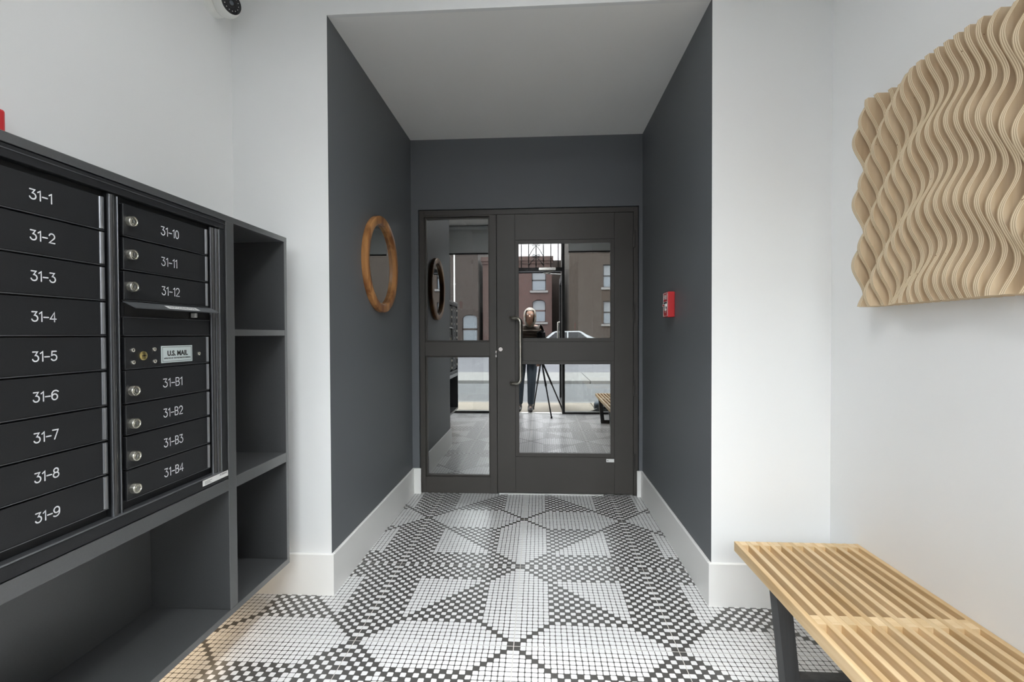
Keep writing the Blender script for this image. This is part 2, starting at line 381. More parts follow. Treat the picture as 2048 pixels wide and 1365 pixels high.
# ---------------------------------------------------------------- floor: 24-inch printed tiles, 27 x 27 chips each
T, OX, OY, NC, GAP = .61, -.1013, 1.7596, 27, .0030
floor = thing('floor', (0, 0, 0), kind='structure')
box('grout_bed', XL, XR, YS-.06, YF, -.03, -.0007, M['grout'], floor)
box('grout_bed', AL, AR, YF, YB+.2, -.03, -.0007, M['grout'], floor)
def is_white(u, v):
    if u <= 6 and u < v: return v <= 26 and u <= min(6, 27-v)  or (u+v > 27 and (u+v) % 2 == 1)
    if v <= 6 and v < u: return u <= 26 and v <= min(6, 27-u)  or (u+v > 27 and (u+v) % 2 == 1)
    if u == v and u <= 6: return False
    if 7 <= u <= 21 and 7 <= v <= 21 and u+v >= 29: return True
    return (u+v) % 2 == 1
rng = random.Random(3)
def chip_polys(rng):
    """chips of one tile, local coordinates 0..T from its star corner"""
    out = []; p = (T-GAP)/NC
    gx = [[rng.uniform(-.0009, .0009) for _ in range(NC+1)] for _ in range(NC+1)]
    gy = [[rng.uniform(-.0009, .0009) for _ in range(NC+1)] for _ in range(NC+1)]
    for u in range(1, NC+1):
        for v in range(1, NC+1):
            if not is_white(u, v): continue
            a = GAP/2
            def corner(i, j, sx, sy):
                e = .0011+rng.uniform(-.0003, .0006)
                x = a+i*p+(gx[i][j] if 0 < i < NC else 0)+(sx*e if 0 < i < NC else 0)
                y = a+j*p+(gy[i][j] if 0 < j < NC else 0)+(sy*e if 0 < j < NC else 0)
                return (x, y)
            q = [corner(u-1, v-1, 1, 1), corner(u, v-1, -1, 1), corner(u, v, -1, -1), corner(u-1, v, 1, -1)]
            poly = []
            for k in range(4):
                P0, P1, P2 = q[k-1], q[k], q[(k+1) % 4]
                on = P1[0] < .002 or P1[1] < .002 or P1[0] > T-.002 or P1[1] > T-.002
                if on: poly.append(P1); continue
                c = .0028
                for Q in (P0, P2):
                    d = math.hypot(Q[0]-P1[0], Q[1]-P1[1]); poly.append((P1[0]+(Q[0]-P1[0])*c/d, P1[1]+(Q[1]-P1[1])*c/d))
            out.append(poly)
    return out
def clip(poly, x0, x1, y0, y1):
    for ax, lim, sg in ((0, x0, 1), (0, x1, -1), (1, y0, 1), (1, y1, -1)):
        res = []
        for k in range(len(poly)):
            A, B = poly[k-1], poly[k]; a = (A[ax]-lim)*sg; b = (B[ax]-lim)*sg
            if (a >= 0) != (b >= 0):
                t = a/(a-b); res.append((A[0]+(B[0]-A[0])*t, A[1]+(B[1]-A[1])*t))
            if b >= 0: res.append(B)
        poly = res
        if len(poly) < 3: return []
    return poly
CHIPS = chip_polys(rng)
def poly_mesh(name, polys, z):
    vs, fs = [], []
    for pl in polys:
        fs.append(list(range(len(vs), len(vs)+len(pl)))); vs += [(x, y, z) for x, y in pl]
    me = bpy.data.meshes.new(name); me.from_pydata(vs, [], fs); me.update(); return me
def rot(p, k):
    x, y = p[0]-T/2, p[1]-T/2
    for _ in range(k): x, y = -y, x
    return (x+T/2, y+T/2)
full_chip = poly_mesh('mosaic_chips', CHIPS, 0); full_chip.materials.append(M['tile_white'])
bmx = MB().box(GAP/2, T-GAP/2, GAP/2, T-GAP/2, -.003, -.0004); full_body = bpy.data.meshes.new('floor_tile'); bmx.b.to_mesh(full_body); bmx.b.free(); full_body.materials.append(M['tile_dark'])
for me_ in (full_chip, full_body): me_.transform(Matrix.Translation((-T/2, -T/2, 0)))
REG = [(XL, XR, -.06, YF), (AL, AR, YF, YB+.03)]
for i in range(-3, 3):
    for j in range(-3, 3):
        x0, y0 = OX+i*T, OY+j*T
        fx, fy = i % 2, j % 2
        k = {(0, 0): 0, (1, 0): 1, (1, 1): 2, (0, 1): 3}[(fx, fy)]
        full = x0 >= XL-.001 and x0+T <= XR+.001 and y0 >= -.06 and y0+T <= YF or (x0 >= AL and x0+T <= AR and y0 >= -.06 and y0+T <= YB+.03)
        if full:
            t = bpy.data.objects.new('floor_tile', full_body); t.parent = floor; C.objects.link(t)
            t.location = (x0+T/2, y0+T/2, 0); t.rotation_euler = (0, 0, k*math.pi/2)
            c = bpy.data.objects.new('mosaic_chips', full_chip); c.parent = t; C.objects.link(c); c['kind'] = 'stuff'
            continue
        polys, bodies = [], []
        for R_ in REG:
            a = max(R_[0], x0+GAP/2), min(R_[1], x0+T-GAP/2), max(R_[2], y0+GAP/2), min(R_[3], y0+T-GAP/2)
            if a[1]-a[0] < .003 or a[3]-a[2] < .003: continue
            bodies.append(a)
            for pl in CHIPS:
                q = clip([(x0+rot(p_, k)[0], y0+rot(p_, k)[1]) for p_ in pl], *a)
                if q: polys.append(q)
        if not bodies: continue
        b = MB()
        for a in bodies: b.box(a[0], a[1], a[2], a[3], -.003, -.0004)
        t = b.build('floor_tile', M['tile_dark'], floor)
        c = link('mosaic_chips', poly_mesh('mosaic_chips', polys, 0), M['tile_white'], t); c['kind'] = 'stuff'

# ---------------------------------------------------------------- inner door with sidelight
YD = 3.448
door = thing('door_1', (0, YD, 0), kind='structure', label='dark bronze glazed door with a narrow glazed sidelight on its left', cat='door')
D = M['door']
fr = [('frame_jamb', DX0, -.846, YD+.004, YD+.10, 0, DZ), ('frame_jamb', .674, DX1, YD+.004, YD+.10, 0, DZ), ('frame_mullion', -.365, -.314, YD, YD+.10, 0, 2.043), ('frame_head', -.846, .674, YD+.004, YD+.10, 2.046, DZ),
      ('sidelight_rail', -.846, -.365, YD+.006, YD+.09, 0, .118), ('sidelight_rail', -.846, -.365, YD+.006, YD+.09, 1.013, 1.117), ('sidelight_rail', -.846, -.365, YD+.006, YD+.09, 2.036, 2.046)]
for n_, a, b_, c, d, e, f in fr: box(n_, a, b_, c, d, e, f, D, door, .0012)
def stops(par, x0, x1, z0, z1, w, y0, y1):
    b = MB()
    b.box(x0, x0+w, y0, y1, z0, z1, .001).box(x1-w, x1, y0, y1, z0, z1, .001).box(x0+w, x1-w, y0, y1, z0, z0+w, .001).box(x0+w, x1-w, y0, y1, z1-w, z1, .001)
    return b.build('glazing_bead', D, par)
stops(door, -.846, -.365, .118, 1.013, .011, YD+.03, YD+.06); box('glass_pane', -.84, -.371, YD+.044, YD+.050, .124, 1.007, M['glass_door'], door)
stops(door, -.846, -.365, 1.117, 2.036, .011, YD+.03, YD+.06); box('glass_pane', -.84, -.371, YD+.044, YD+.050, 1.123, 2.03, M['glass_door'], door)
LX0, LX1 = -.311, .671
leaf = MB().box(LX0, -.178, YD, YD+.045, .012, 2.043, .0015).box(.537, LX1, YD, YD+.045, .012, 2.043, .0015).build('door_leaf', D, door)
for z0, z1 in ((.012, .276), (.978, 1.117), (1.856, 2.043)): box('rail_panel', -.1775, .5365, YD+.001, YD+.044, z0, z1, D, leaf, .0012)
stops(leaf, -.178, .537, .276, .978, .026, YD+.006, YD+.035); box('glass_pane', -.156, .515, YD+.018, YD+.024, .298, .956, M['glass_door'], leaf)
stops(leaf, -.178, .537, 1.117, 1.856, .026, YD+.006, YD+.035); box('glass_pane', -.156, .515, YD+.018, YD+.024, 1.139, 1.834, M['glass_door'], leaf)
hp = []
x1h, xg, yo = -.207, -.139, YD-.062
for a in range(0, 7):
    t = a/6*math.pi/2; hp.append((xg-.032+.032*math.sin(t), yo+.012-.012*math.sin(t), 1.287-.032+.032*math.cos(t)))
path = [(x1h, YD, 1.291), (x1h, YD-.022, 1.290), (x1h+.016, yo+.015, 1.288)]+hp
low = [(x, y, 2*1.0525-z) for x, y, z in path]
MB().tube(path+low[::-1], .0125, 14).build('door_handle', M['steel'], leaf, smooth=True)
MB().lathe([(0, -.006), (.0145, -.006), (.0165, -.003), (.0165, .002)], (-.285, YD-.001, 1.062), (0, 1, 0), 20).box(-.2865, -.2835, YD-.0085, YD-.007, 1.056, 1.068).build('lock_cylinder', M['chrome'], leaf, smooth=True)
MB().box(-.324, -.3135, YD-.003, YD+.01, 1.004, 1.052, .002).build('strike_plate', M['chrome'], door)
box('strike_hole', -.3215, -.3165, YD-.0035, YD, 1.020, 1.036, M['black'], door)
for z in (1.850, 1.318, .782, .245):
    MB().tube([(.676, YD-.005, z-.057), (.676, YD-.005, z+.057)], .0055, 8).tube([(.676, YD-.005, z-.06), (.676, YD-.005, z-.0571)], .0068, 8).tube([(.676, YD-.005, z+.0571), (.676, YD-.005, z+.06)], .0068, 8).build('hinge', mat('bronze_hinge', (.10, .095, .09), .35, metal=.6) if z > 1.8 else bpy.data.materials['bronze_hinge'], door, smooth=True)
st = box('door_sticker', .478, .534, YD-.0015, YD+.0008, .243, .266, M['sticker'], leaf)
MB().box(.485, .492, YD-.0018, YD-.0012, .251, .259).build('printed_mark', M['grey_ink'], leaf)
tag(box('door_threshold', -.30, .46, YD-.004, YD+.10, -.002, .0075, M['aluminium'], door, .002), 'pale metal threshold strip')
# dim hallway behind the door
struct('floor_hallway', AL, AR, YB+.201, YB+3.2, -.03, -.001, M['hall'])
struct('wall_hallway_left', AL-.12, AL, YB+.12, YB+3.2, -.03, ZA, M['hall'])
struct('wall_hallway_right', AR, AR+.12, YB+.12, YB+3.2, -.03, ZA, M['hall'])
struct('wall_hallway_end', AL-.12, AR+.12, YB+3.2, YB+3.3, -.03, ZA+.1, M['hall'])
struct('ceiling_hallway', AL-.12, AR+.12, YB+.12, YB+3.2, ZA, ZA+.1, M['hall'])

# ---------------------------------------------------------------- unseen downlights added to brighten the lobby floor and its bounce
def emit(name, col, st):
    m = bpy.data.materials.new(name); m.use_nodes = True; n = m.node_tree.nodes
    e = n.new('ShaderNodeEmission'); e.inputs[0].default_value = (*col, 1); e.inputs[1].default_value = st
    m.node_tree.links.new(e.outputs[0], n['Material Output'].inputs['Surface']); return m
GLOW = emit('fill_lamp_glow', (.98, .99, 1.0), 8.0)
for x, y, lab in ((-.08, .30, 'added fill downlight nearest the street door'), (-.08, 1.62, 'added fill downlight nearest the dark alcove')):
    dl = thing('added_downlight', (x, y, ZC), lab, 'ceiling lamp', 'added fill downlights in the lobby ceiling')
    MB().lathe([(.062, 0), (.062, -.004), (.050, -.006), (.044, -.001)], (x, y, ZC), (0, 0, 1), 28).build('trim_ring', M['plastic_white'], dl, smooth=True)
    MB().lathe([(0, -.0015), (.044, -.0015)], (x, y, ZC), (0, 0, 1), 28).build('lamp_lens', GLOW, dl)
    sl_ = bpy.data.lights.new('fill_beam', 'SPOT'); sl_.energy = DOWN_W*(1.35 if y < 1 else .5); sl_.spot_size = math.radians(66); sl_.spot_blend = 1.0; sl_.shadow_soft_size = .10; sl_.color = (.98, .99, 1.0)
    so = bpy.data.objects.new('fill_beam', sl_); C.objects.link(so); so.parent = dl; so.location = (0, 0, -.05)

cl = thing('added_ceiling_light', (-.08, .95, ZC), 'added square fill lamp between the two added downlights', 'ceiling lamp')  # unseen lamp, added because daylight alone leaves the room dark
MB().box(-.40, .24, .63, .65, ZC-.05, ZC).box(-.40, .24, 1.25, 1.27, ZC-.05, ZC).box(-.40, -.38, .65, 1.25, ZC-.05, ZC).box(.22, .24, .65, 1.25, ZC-.05, ZC).build('lamp_frame', M['aluminium'], cl)
box('diffuser', -.38, .22, .65, 1.25, ZC-.046, ZC-.040, emit('fill_panel_glow', (.98, .99, 1.0), 8.5), cl)
# ---------------------------------------------------------------- mailbox cabinet
CX = -1.08; CY0, CY1 = .775, 1.972; CZ0, CZ1 = .190, 1.588
cab = thing('mailbox_cabinet', (-1.23, 1.37, CZ0), 'charcoal wall cabinet with three open cubbies framing the black mailboxes', 'cabinet')
K = M['cabinet']
box('top_panel', XL, CX, CY0, CY1, 1.567, CZ1, K, cab, .001)
box('bottom_panel', XL, CX, CY0, CY1, CZ0, .213, K, cab, .001)
box('end_panel', XL, CX-.0005, 1.952, CY1, .213, 1.567, K, cab, .001)
box('end_panel', XL, CX-.0005, CY0, .797, .213, 1.567, K, cab, .001)
box('divider_panel', XL, CX-.0005, 1.580, 1.622, .213, 1.567, K, cab, .001)
box('back_panel', XL, XL+.012, .797, 1.952, .213, 1.567, K, cab)
box('rail_shelf', XL+.012, CX-.0005, .797, 1.580, .632, .673, K, cab, .001)
box('shelf', XL+.012, CX-.0005, 1.622, 1.952, 1.1700, 1.193, K, cab, .001)
box('shelf', XL+.012, CX-.0005, 1.622, 1.952, .631, .671, K, cab, .001)

# ---------------------------------------------------------------- mailbox unit
ml = thing('mailbox_unit', (-1.2, 1.19, .674), 'black two-column apartment mailbox unit with white numbers set in the cabinet', 'mailbox')
Bk, Ed = M['mail'], M['mail_edge']
MX = -1.088          # door faces
box('housing', XL+.02, MX-.016, .802, 1.576, .677, 1.563, Bk, ml)
def flange(name, y0, y1, z0, z1, x0=MX-.016, x1=-1.083): return box(name, x0, x1, y0, y1, z0, z1, Bk, ml, .0015)
flange('top_trim', .799, 1.577, 1.5365, 1.565, x1=-1.082); flange('bottom_trim', .799, 1.577, .675, .706, x1=-1.082)
flange('side_trim', 1.549, 1.577, .706, 1.5365); flange('side_trim', .799, .815, .706, 1.5365)
MB().box(MX-.016, -1.0805, .799, 1.577, 1.5535, 1.5555).build('trim_line', Ed, ml)
MB().box(MX-.016, -1.080, .815, 1.549, .706, .7105, .001).build('trim_ledge', Ed, ml)
# centre mullion and right-hand posts: rounded bars
def bead(name, y0, y1, z0, z1, x0, x1, par, m=Ed, n=6):
    yc, w = (y0+y1)/2, (y1-y0)/2
    pts = [(x0, y0)]+[(x0+(x1-x0)*math.sin(math.pi*k/n), yc-w*math.cos(math.pi*k/n)) for k in range(1, n)]+[(x0, y1)]
    return MB().prism(pts, 2, z0, z1).build(name, m, par, smooth=True)
MP = M['mail_post']
bead('post', 1.1405, 1.156, .7105, 1.531, -1.092, -1.083, ml, MP)
bead('post_edge', 1.1385, 1.1405, .7105, 1.531, -1.092, -1.0845, ml)
box('post_plate', MX-.016, -1.090, 1.1385, 1.172, .7105, 1.5365, Bk, ml)
bead('post_edge', 1.163, 1.1655, .7105, 1.531, -1.090, -1.0855, ml)
bead('post_edge', 1.5105, 1.5125, .7105, 1.531, -1.092, -1.086, ml)
bead('post', 1.518, 1.532, .7105, 1.531, -1.092, -1.084, ml, MP)
bead('post_edge', 1.5325, 1.5345, .7105, 1.531, -1.092, -1.0845, ml)
bead('post', 1.537, 1.5475, .7105, 1.531, -1.092, -1.083, ml, MP)
bead('post_edge', 1.5465, 1.549, .7105, 1.531, -1.092, -1.0825, ml)
FONT_UP = (0, 0, 1); FONT_R = (0, 1, 0)
def lock(par, y, z):
    o = MB().lathe([(.0140, -.002), (.0138, .0105), (.0130, .0120), (.0108, .0124), (.0100, .0106), (.0078, .0106), (.0072, .0120), (0, .0120)], (MX, y, z), (1, 0, 0), 18).build('door_lock', M['nickel'], par, smooth=True)
    MB().box(MX+.0118, MX+.0124, y-.0009, y+.0009, z-.0045, z+.0045).build('keyway', M['grey_ink'], par)
def mail_door(y0, y1, z0, z1, bead_y, ylock, num, ty, tz, tsize, tw, zlock=None):
    b = MB().box(MX-.012, MX, y0, bead_y[0], z0, z1, .0012)
    b.box(MX-.012, MX-.002, y0+.001, bead_y[1], z0-.0012, z0+.0016)      # folded lower lip
    d = b.build('mailbox_door', Bk, ml)
    bead('hinge_edge', bead_y[0], bead_y[1], z0+.001, z1-.001, MX-.006, MX+.0035, d)
    MB().box(MX-.010, MX-.0008, y0+.001, bead_y[1], z0-.0028, z0-.0012).build('lip_highlight', Ed, d)
    if num: engraved(num, ty, tz, MX+.0004, tsize, tw, .0029 if tsize < .0215 else .0026, M['white_ink'], d)
    if ylock: lock(d, ylock, zlock if zlock else (z0+z1)/2+.002)
    return d
seams = [1.5225, 1.4345, 1.3470, 1.2590, 1.1715, 1.0850, .9955, .9080, .8225, .7330]
for k in range(9):
    z1, z0 = seams[k]-.003, seams[k+1]+.004
    mail_door(.818, 1.1365, z0, z1, (1.1145, 1.1300), .842, '31-%d' % (k+1), .955, (z0+z1)/2-.0115, .0205, .051 if k else .046)
rows = [('31-10', 1.5225, 1.4335), ('31-11', 1.4335, 1.3455), ('31-12', 1.3455, 1.2640)]
rowb = [('31-B1', 1.0825, .9910), ('31-B2', .9910, .9075), ('31-B3', .9075, .8165), ('31-B4', .8165, .7330)]
for s_, a, b_ in rows+rowb:
    w = {'31-10': .066, '31-11': .058, '31-12': .066}.get(s_, .072)
    mail_door(1.1825, 1.506, b_+.004, a-.003, (1.4865, 1.4985), 1.2035, s_, 1.3075, (a+b_)/2-.0145, .0235, w, (a+b_)/2-(.002 if 'B' not in s_ else .012))
# outgoing mail slot: tilted flap and dark slot
sl = box('outgoing_slot', MX-.012, MX-.009, 1.1825, 1.503, 1.222, 1.262, Bk, ml)
box('slot_opening', MX-.0095, MX-.0085, 1.192, 1.490, 1.226, 1.252, M['black'], sl)
fl = MB().prism([(MX-.006, 1.264), (MX+.002, 1.262), (MX+.030, 1.2475), (MX+.030, 1.2445), (MX+.001, 1.2585), (MX-.006, 1.2600)], 1, 1.184, 1.5085).build('slot_flap', mat('satin_black_flap', (.09, .095, .10), .35), sl)
dn = Vector((.028, 0, -.0145)).normalized()
def on_flap(y0, y1, a, b_, m, name, lift=.0006):
    nrm = Vector((dn.z*-1, 0, dn.x)); o = Vector((MX+.002, 0, 1.262))+nrm*lift
    A, B = o+dn*a, o+dn*b_
    me = bpy.data.meshes.new(name); th = nrm*.0003
    vs = [Vector((p.x, y, p.z))+t for t in (Vector(), -th) for p, y in ((A, y0), (A, y1), (B, y1), (B, y0))]
    me.from_pydata(vs, [], [(0, 1, 2, 3), (7, 6, 5, 4), (0, 4, 5, 1), (1, 5, 6, 2), (2, 6, 7, 3), (3, 7, 4, 0)])
    return link(name, me, m, sl)
on_flap(1.302, 1.425, .010, .028, M['sticker'], 'flap_label')
nrm = Vector((-dn.z, 0, dn.x)); o_ = Vector((MX+.002, 1.3635, 1.262))+nrm*.0009+dn*.0235
text('label_text', 'OUTGOING MAIL', .0125, o_, (0, 1, 0), -dn, M['grey_ink'], sl, width=.105, centre=True)
MB().box(MX-.003, MX+.012, 1.423, 1.433, 1.228, 1.242, .001).build('flap_stop', M['aluminium'], sl)
box('slot_plate', MX-.012, MX-.004, 1.1825, 1.507, 1.1745, 1.2205, Bk, ml, .001)
MB().box(MX-.01, MX-.003, 1.1825, 1.507, 1.2205, 1.2222).box(MX-.01, MX-.003, 1.1825, 1.507, 1.1722, 1.1742).build('plate_edge', Ed, ml)
# US mail access door
us = mail_door(1.1825, 1.506, 1.0855, 1.1680, (1.4865, 1.4985), None, None, 0, 0, 0, 0)
lb = box('nameplate', MX, MX+.0012, 1.3005, 1.4225, 1.0925, 1.1420, M['label'], us, .0004)
fb = MB()
for a in ((1.3045, 1.4185, 1.1375, 1.1385), (1.3045, 1.4185, 1.0960, 1.0970), (1.3045, 1.3055, 1.0960, 1.1385), (1.4175, 1.4185, 1.0960, 1.1385)): fb.box(MX+.0011, MX+.0015, *a)
fb.build('nameplate_border', M['black_ink'], us)
text('nameplate_text', 'U.S. MAIL', .0205, (MX+.0013, 1.3625, 1.1130), FONT_R, FONT_UP, M['black_ink'], us, width=.080, centre=True, bold=.0007)
text('nameplate_text', 'APPROVED BY THE POSTMASTER GENERAL', .0062, (MX+.0013, 1.3625, 1.1035), FONT_R, FONT_UP, M['black_ink'], us, width=.104, centre=True)
MB().lathe([(.0125, 0), (.0125, .002), (.011, .003), (0, .003)], (MX, 1.2395, 1.117), (1, 0, 0), 20).build('arrow_lock', M['brass'], us, smooth=True)
MB().box(MX+.0028, MX+.0034, 1.2325, 1.2465, 1.116, 1.118).box(MX+.0028, MX+.0034, 1.2375, 1.2415, 1.1155, 1.1185).build('keyway', M['black_ink'], us)
for y, z in ((1.206, 1.1335), (1.277, 1.1335), (1.207, 1.1005), (1.278, 1.0995), (1.452, 1.1145)):
    MB().lathe([(.0062, 0), (.0055, .0028), (.0035, .0040), (.0032, .0028), (0, .0028)], (MX, y, z), (1, 0, 0), 12).build('rivet', M['chrome'], us, smooth=True)
# maker's sticker on the bottom trim
tag(box('maker_sticker', -1.0825, -1.0814, 1.4535, 1.5770, .6860, .7045, M['sticker'], ml), 'white printed sticker on the lower trim')
text('sticker_text', 'FLORENCE', .0085, (-1.0812, 1.535, .6965), FONT_R, FONT_UP, M['grey_ink'], ml, width=.036)
pb = MB()
for q in range(3): pb.box(-1.0815, -1.0811, 1.463, 1.463+(.030, .024, .034)[q], .6895+q*.0038, .6909+q*.0038)
pb.build('sticker_print', M['grey_ink'], ml)

# ---------------------------------------------------------------- unseen strip light added under the cabinet for the warm floor tint
led = thing('added_under_cabinet_light', (-1.3, 1.36, .18), 'slim warm strip light added under the charcoal cabinet', 'lamp')
box('light_channel', -1.31, -1.285, .85, 1.90, .178, .190, M['aluminium'], led, .001)
ld = bpy.data.lights.new('strip_glow', 'AREA'); ld.shape = 'RECTANGLE'; ld.size = .02; ld.size_y = 1.0; ld.energy = .55; ld.color = (1.0, .76, .50)
lo = bpy.data.objects.new('strip_glow', ld); C.objects.link(lo); lo.parent = led; lo.location = (.002, .015, -.004)

# ---------------------------------------------------------------- wooden wall sculpture
PITCH_S, TH_S, Y_FAR, ZS0, ZS1 = .0325, .0165, 1.805, 1.266, 1.988
sculp = thing('wall_sculpture', (XR, 1.28, 1.63), 'wavy plywood slat relief mounted on the white right wall', 'wall art')
LAM = .222
def depth(y, z):
    zc = 1.548-2.55*(y-1.425)**2
    return .070+.0210*math.cos(2*math.pi*(z-zc)/LAM)
for k in range(33):
    y = Y_FAR-k*PITCH_S
    nz = 72; prof = [(XR-depth(y-TH_S/2, ZS0+(ZS1-ZS0)*t/nz), ZS0+(ZS1-ZS0)*t/nz) for t in range(nz+1)]
    pts = prof+[(XR, ZS1), (XR, ZS0)]
    b = bmesh.new(); A = [b.verts.new((x-XR, 0, z-1.63)) for x, z in pts]; B = [b.verts.new((x-XR, TH_S, z-1.63)) for x, z in pts]
    n = len(pts)
    for t in range(n):
        t2 = (t+1) % n; f = b.faces.new((A[t], A[t2], B[t2], B[t])); f.smooth = t < nz
    for t in range(nz):     # sides as quads between front edge and wall
        if t == 0:
            pass
    b.faces.new(A[::-1]); b.faces.new(B)
    bmesh.ops.recalc_face_normals(b, faces=b.faces[:])
    me = bpy.data.meshes.new('slat'); b.to_mesh(me); b.free(); me.materials.append(M['ply'])
    try: me.set_sharp_from_angle(angle=math.radians(50))
    except Exception: pass
    o = bpy.data.objects.new('slat', me); o.parent = sculp; C.objects.link(o); o.location = (0, y-TH_S-1.28, 0)
box('mounting_board', XR-.012, XR, Y_FAR-32*PITCH_S-.01, Y_FAR-.008, ZS0+.02, ZS1-.02, M['ply'], sculp)

# ---------------------------------------------------------------- slatted bench
bx0, bY1, bY0, bz0, bz1 = .7600, 1.898, .374, .317, .355
bench = thing('slatted_bench', (1.0, 1.14, 0), 'pale slatted wooden bench with black trapezoid legs against the right wall', 'bench')
sw, sp_ = .0175, .0408
sm = MB().box(bx0, bx0+sw, bY0, bY1, bz0, bz1, .0012).build('slat', M['maple'], bench)
for k in range(1, 12):
    o = sm.copy(); o.parent = bench; C.objects.link(o); o.location = (k*sp_, 0, 0)
first = None
for (ya, yb) in ((1.864, 1.8965), (1.366, 1.4085), (.864, .9065), (.3755, .409)):
    blk = None
    for k in range(11):
        if blk is None: blk = MB().box(bx0+sw, bx0+sp_, ya, yb, bz0+.002, bz1-.0005).build('spacer_block', M['maple_x'], bench)
        else:
            o = blk.copy(); o.parent = bench; C.objects.link(o); o.location = (k*sp_, 0, 0)
for yl in (1.575, .645):
    for sgn in (1, -1):
        def X(v): return v if sgn == 1 else bx0*2+11*sp_+sw-v
        pts = [(X(.766), .317), (X(.812), .317), (X(.845), .0), (X(.799), .0)]
        MB().prism(pts, 1, yl, yl+.050).build('leg', M['ebony'], bench)
    x_lo, x_hi = .8405, bx0*2+11*sp_+sw-.8405
    box('stretcher', x_lo+.002, x_hi-.002, yl+.006, yl+.044, .0, .042, M['ebony'], bench)
    box('stretcher', .813, bx0*2+11*sp_+sw-.813, yl+.006, yl+.044, .285, .317, M['ebony'], bench)

# ---------------------------------------------------------------- round mirror on the alcove wall
mc = Vector((AL, 2.735, 1.582))
mir = thing('round_mirror', mc, 'round mirror in an orange-brown wooden rim on the dark alcove wall', 'mirror')
MB().lathe([(.276, 0), (.279, .006), (.279, .028), (.274, .032), (.238, .032), (.233, .028), (.233, .008)], mc, (1, 0, 0), 64).build('mirror_frame', M['mango'], mir, smooth=True)
MB().lathe([(.234, .004), (.234, .009), (0, .009)], mc, (1, 0, 0), 64).build('mirror_glass', M['mirror'], mir)

# ---------------------------------------------------------------- fire alarm pull station
px, py0, py1, pz0, pz1 = AR, 2.627, 2.727, 1.263, 1.402
ps = thing('fire_alarm_pull_station', (AR, 2.677, 1.33), 'red fire alarm pull station on the dark right alcove wall', 'fire alarm')
MB().box(AR-.038, AR, py0, py1, pz0, pz1, .004, 2).build('alarm_box', M['red'], ps)
fx_ = AR-.0385
hb = MB()
hb.box(fx_-.009, fx_+.002, py0+.018, py1-.018, pz0+.058, pz0+.073, .002).box(fx_-.005, fx_+.002, py0+.036, py1-.036, pz0+.036, pz0+.060, .002)
hb.build('pull_handle', M['plastic_white'], ps)
pf = MB()
for a in ((py0+.006, py1-.006, pz1-.008, pz1-.0055), (py0+.006, py1-.006, pz0+.0055, pz0+.008), (py0+.006, py0+.0085, pz0+.0055, pz1-.0055), (py1-.0085, py1-.006, pz0+.0055, pz1-.0055), (py0+.014, py1-.014, pz0+.083, pz0+.086), (py0+.014, py0+.0165, pz0+.05, pz0+.086), (py1-.0165, py1-.014, pz0+.05, pz0+.086)):
    pf.box(fx_-.0008, fx_+.001, *a)
pf.prism([(py0+.014, pz0+.052), (py0+.050, pz0+.024), (py1-.014, pz0+.052), (py1-.017, pz0+.052), (py0+.050, pz0+.0275), (py0+.017, pz0+.052)], 0, fx_-.0008, fx_+.001)
pf.build('printed_border', M['plastic_white'], ps)
box('handle_recess', fx_-.0004, fx_+.001, py0+.0165, py1-.0165, pz0+.046, pz0+.083, M['black'], ps)
text('alarm_lettering', 'FIRE', .036, (fx_-.0004, (py0+py1)/2, pz0+.098), (0, -1, 0), (0, 0, 1), M['plastic_white'], ps, width=.066, centre=True, depth=.001)
text('alarm_lettering', 'PULL', .013, (fx_-.0095, (py0+py1)/2, pz0+.0612), (0, -1, 0), (0, 0, 1), M['red'], ps, width=.03, centre=True, depth=.001)
# red horn on the left wall, above the cabinet
fh = thing('fire_alarm_horn', (XL, 1.065, 1.69), 'red fire alarm horn high on the left wall behind the mailbox cabinet', 'fire alarm')
MB().box(XL, XL+.042, 1.005, 1.125, 1.622, 1.741, .006, 2).build('horn_body', M['red'], fh)
MB().lathe([(.036, 0), (.036, .004), (.028, .005), (.024, .001), (0, .001)], (XL+.042, 1.060, 1.690), (1, 0, 0), 20).build('sounder_grille', mat('dark_red_grille', (.30, .02, .025), .5), fh, smooth=True)

# ---------------------------------------------------------------- turret security camera in the corner
sc0 = Vector((XL, 1.95, 2.585)); ax = Vector((.88, -.42, -.16)).normalized()
sec = thing('security_camera', sc0, 'white turret security camera with a black lens in the upper left corner', 'security camera')
MB().lathe([(.058, 0), (.058, .022), (.052, .030), (0, .030)], sc0, (1, 0, 0), 32).build('mounting_base', M['plastic_white'], sec, smooth=True)
bc = sc0+Vector((.066, 0, -.012))
prof = [(0, -.052)]+[(.052*math.sin(t), -.052*math.cos(t)) for t in [math.pi*k/14 for k in range(1, 10)]]+[(.0450, .030), (.0425, .0325)]
MB().lathe(prof, bc, ax, 32).build('camera_ball', M['plastic_white'], sec, smooth=True)
MB().lathe([(.0425, .026), (.0425, .031), (.040, .0325), (.021, .0325), (.019, .036), (.016, .036), (.014, .033), (0, .033)], bc, ax, 32).build('lens_face', M['plastic_black'], sec, smooth=True)
e1 = ax.cross(Vector((0, 0, 1))).normalized(); e2 = e1.cross(ax)
dots = MB()
for k in range(14):
    t = 2*math.pi*k/14; p = bc+ax*.0324+(e1*math.cos(t)+e2*math.sin(t))*.030
    dots.lathe([(.0019, 0), (.0015, .0012), (0, .0014)], p, ax, 6)
dots.build('infrared_leds', M['sticker'], sec)['kind'] = 'stuff'
MB().lathe([(0, .0334), (.009, .0335), (.006, .0355), (0, .0362)][::-1], bc, ax, 20).build('lens', M['glass_far'], sec, smooth=True)

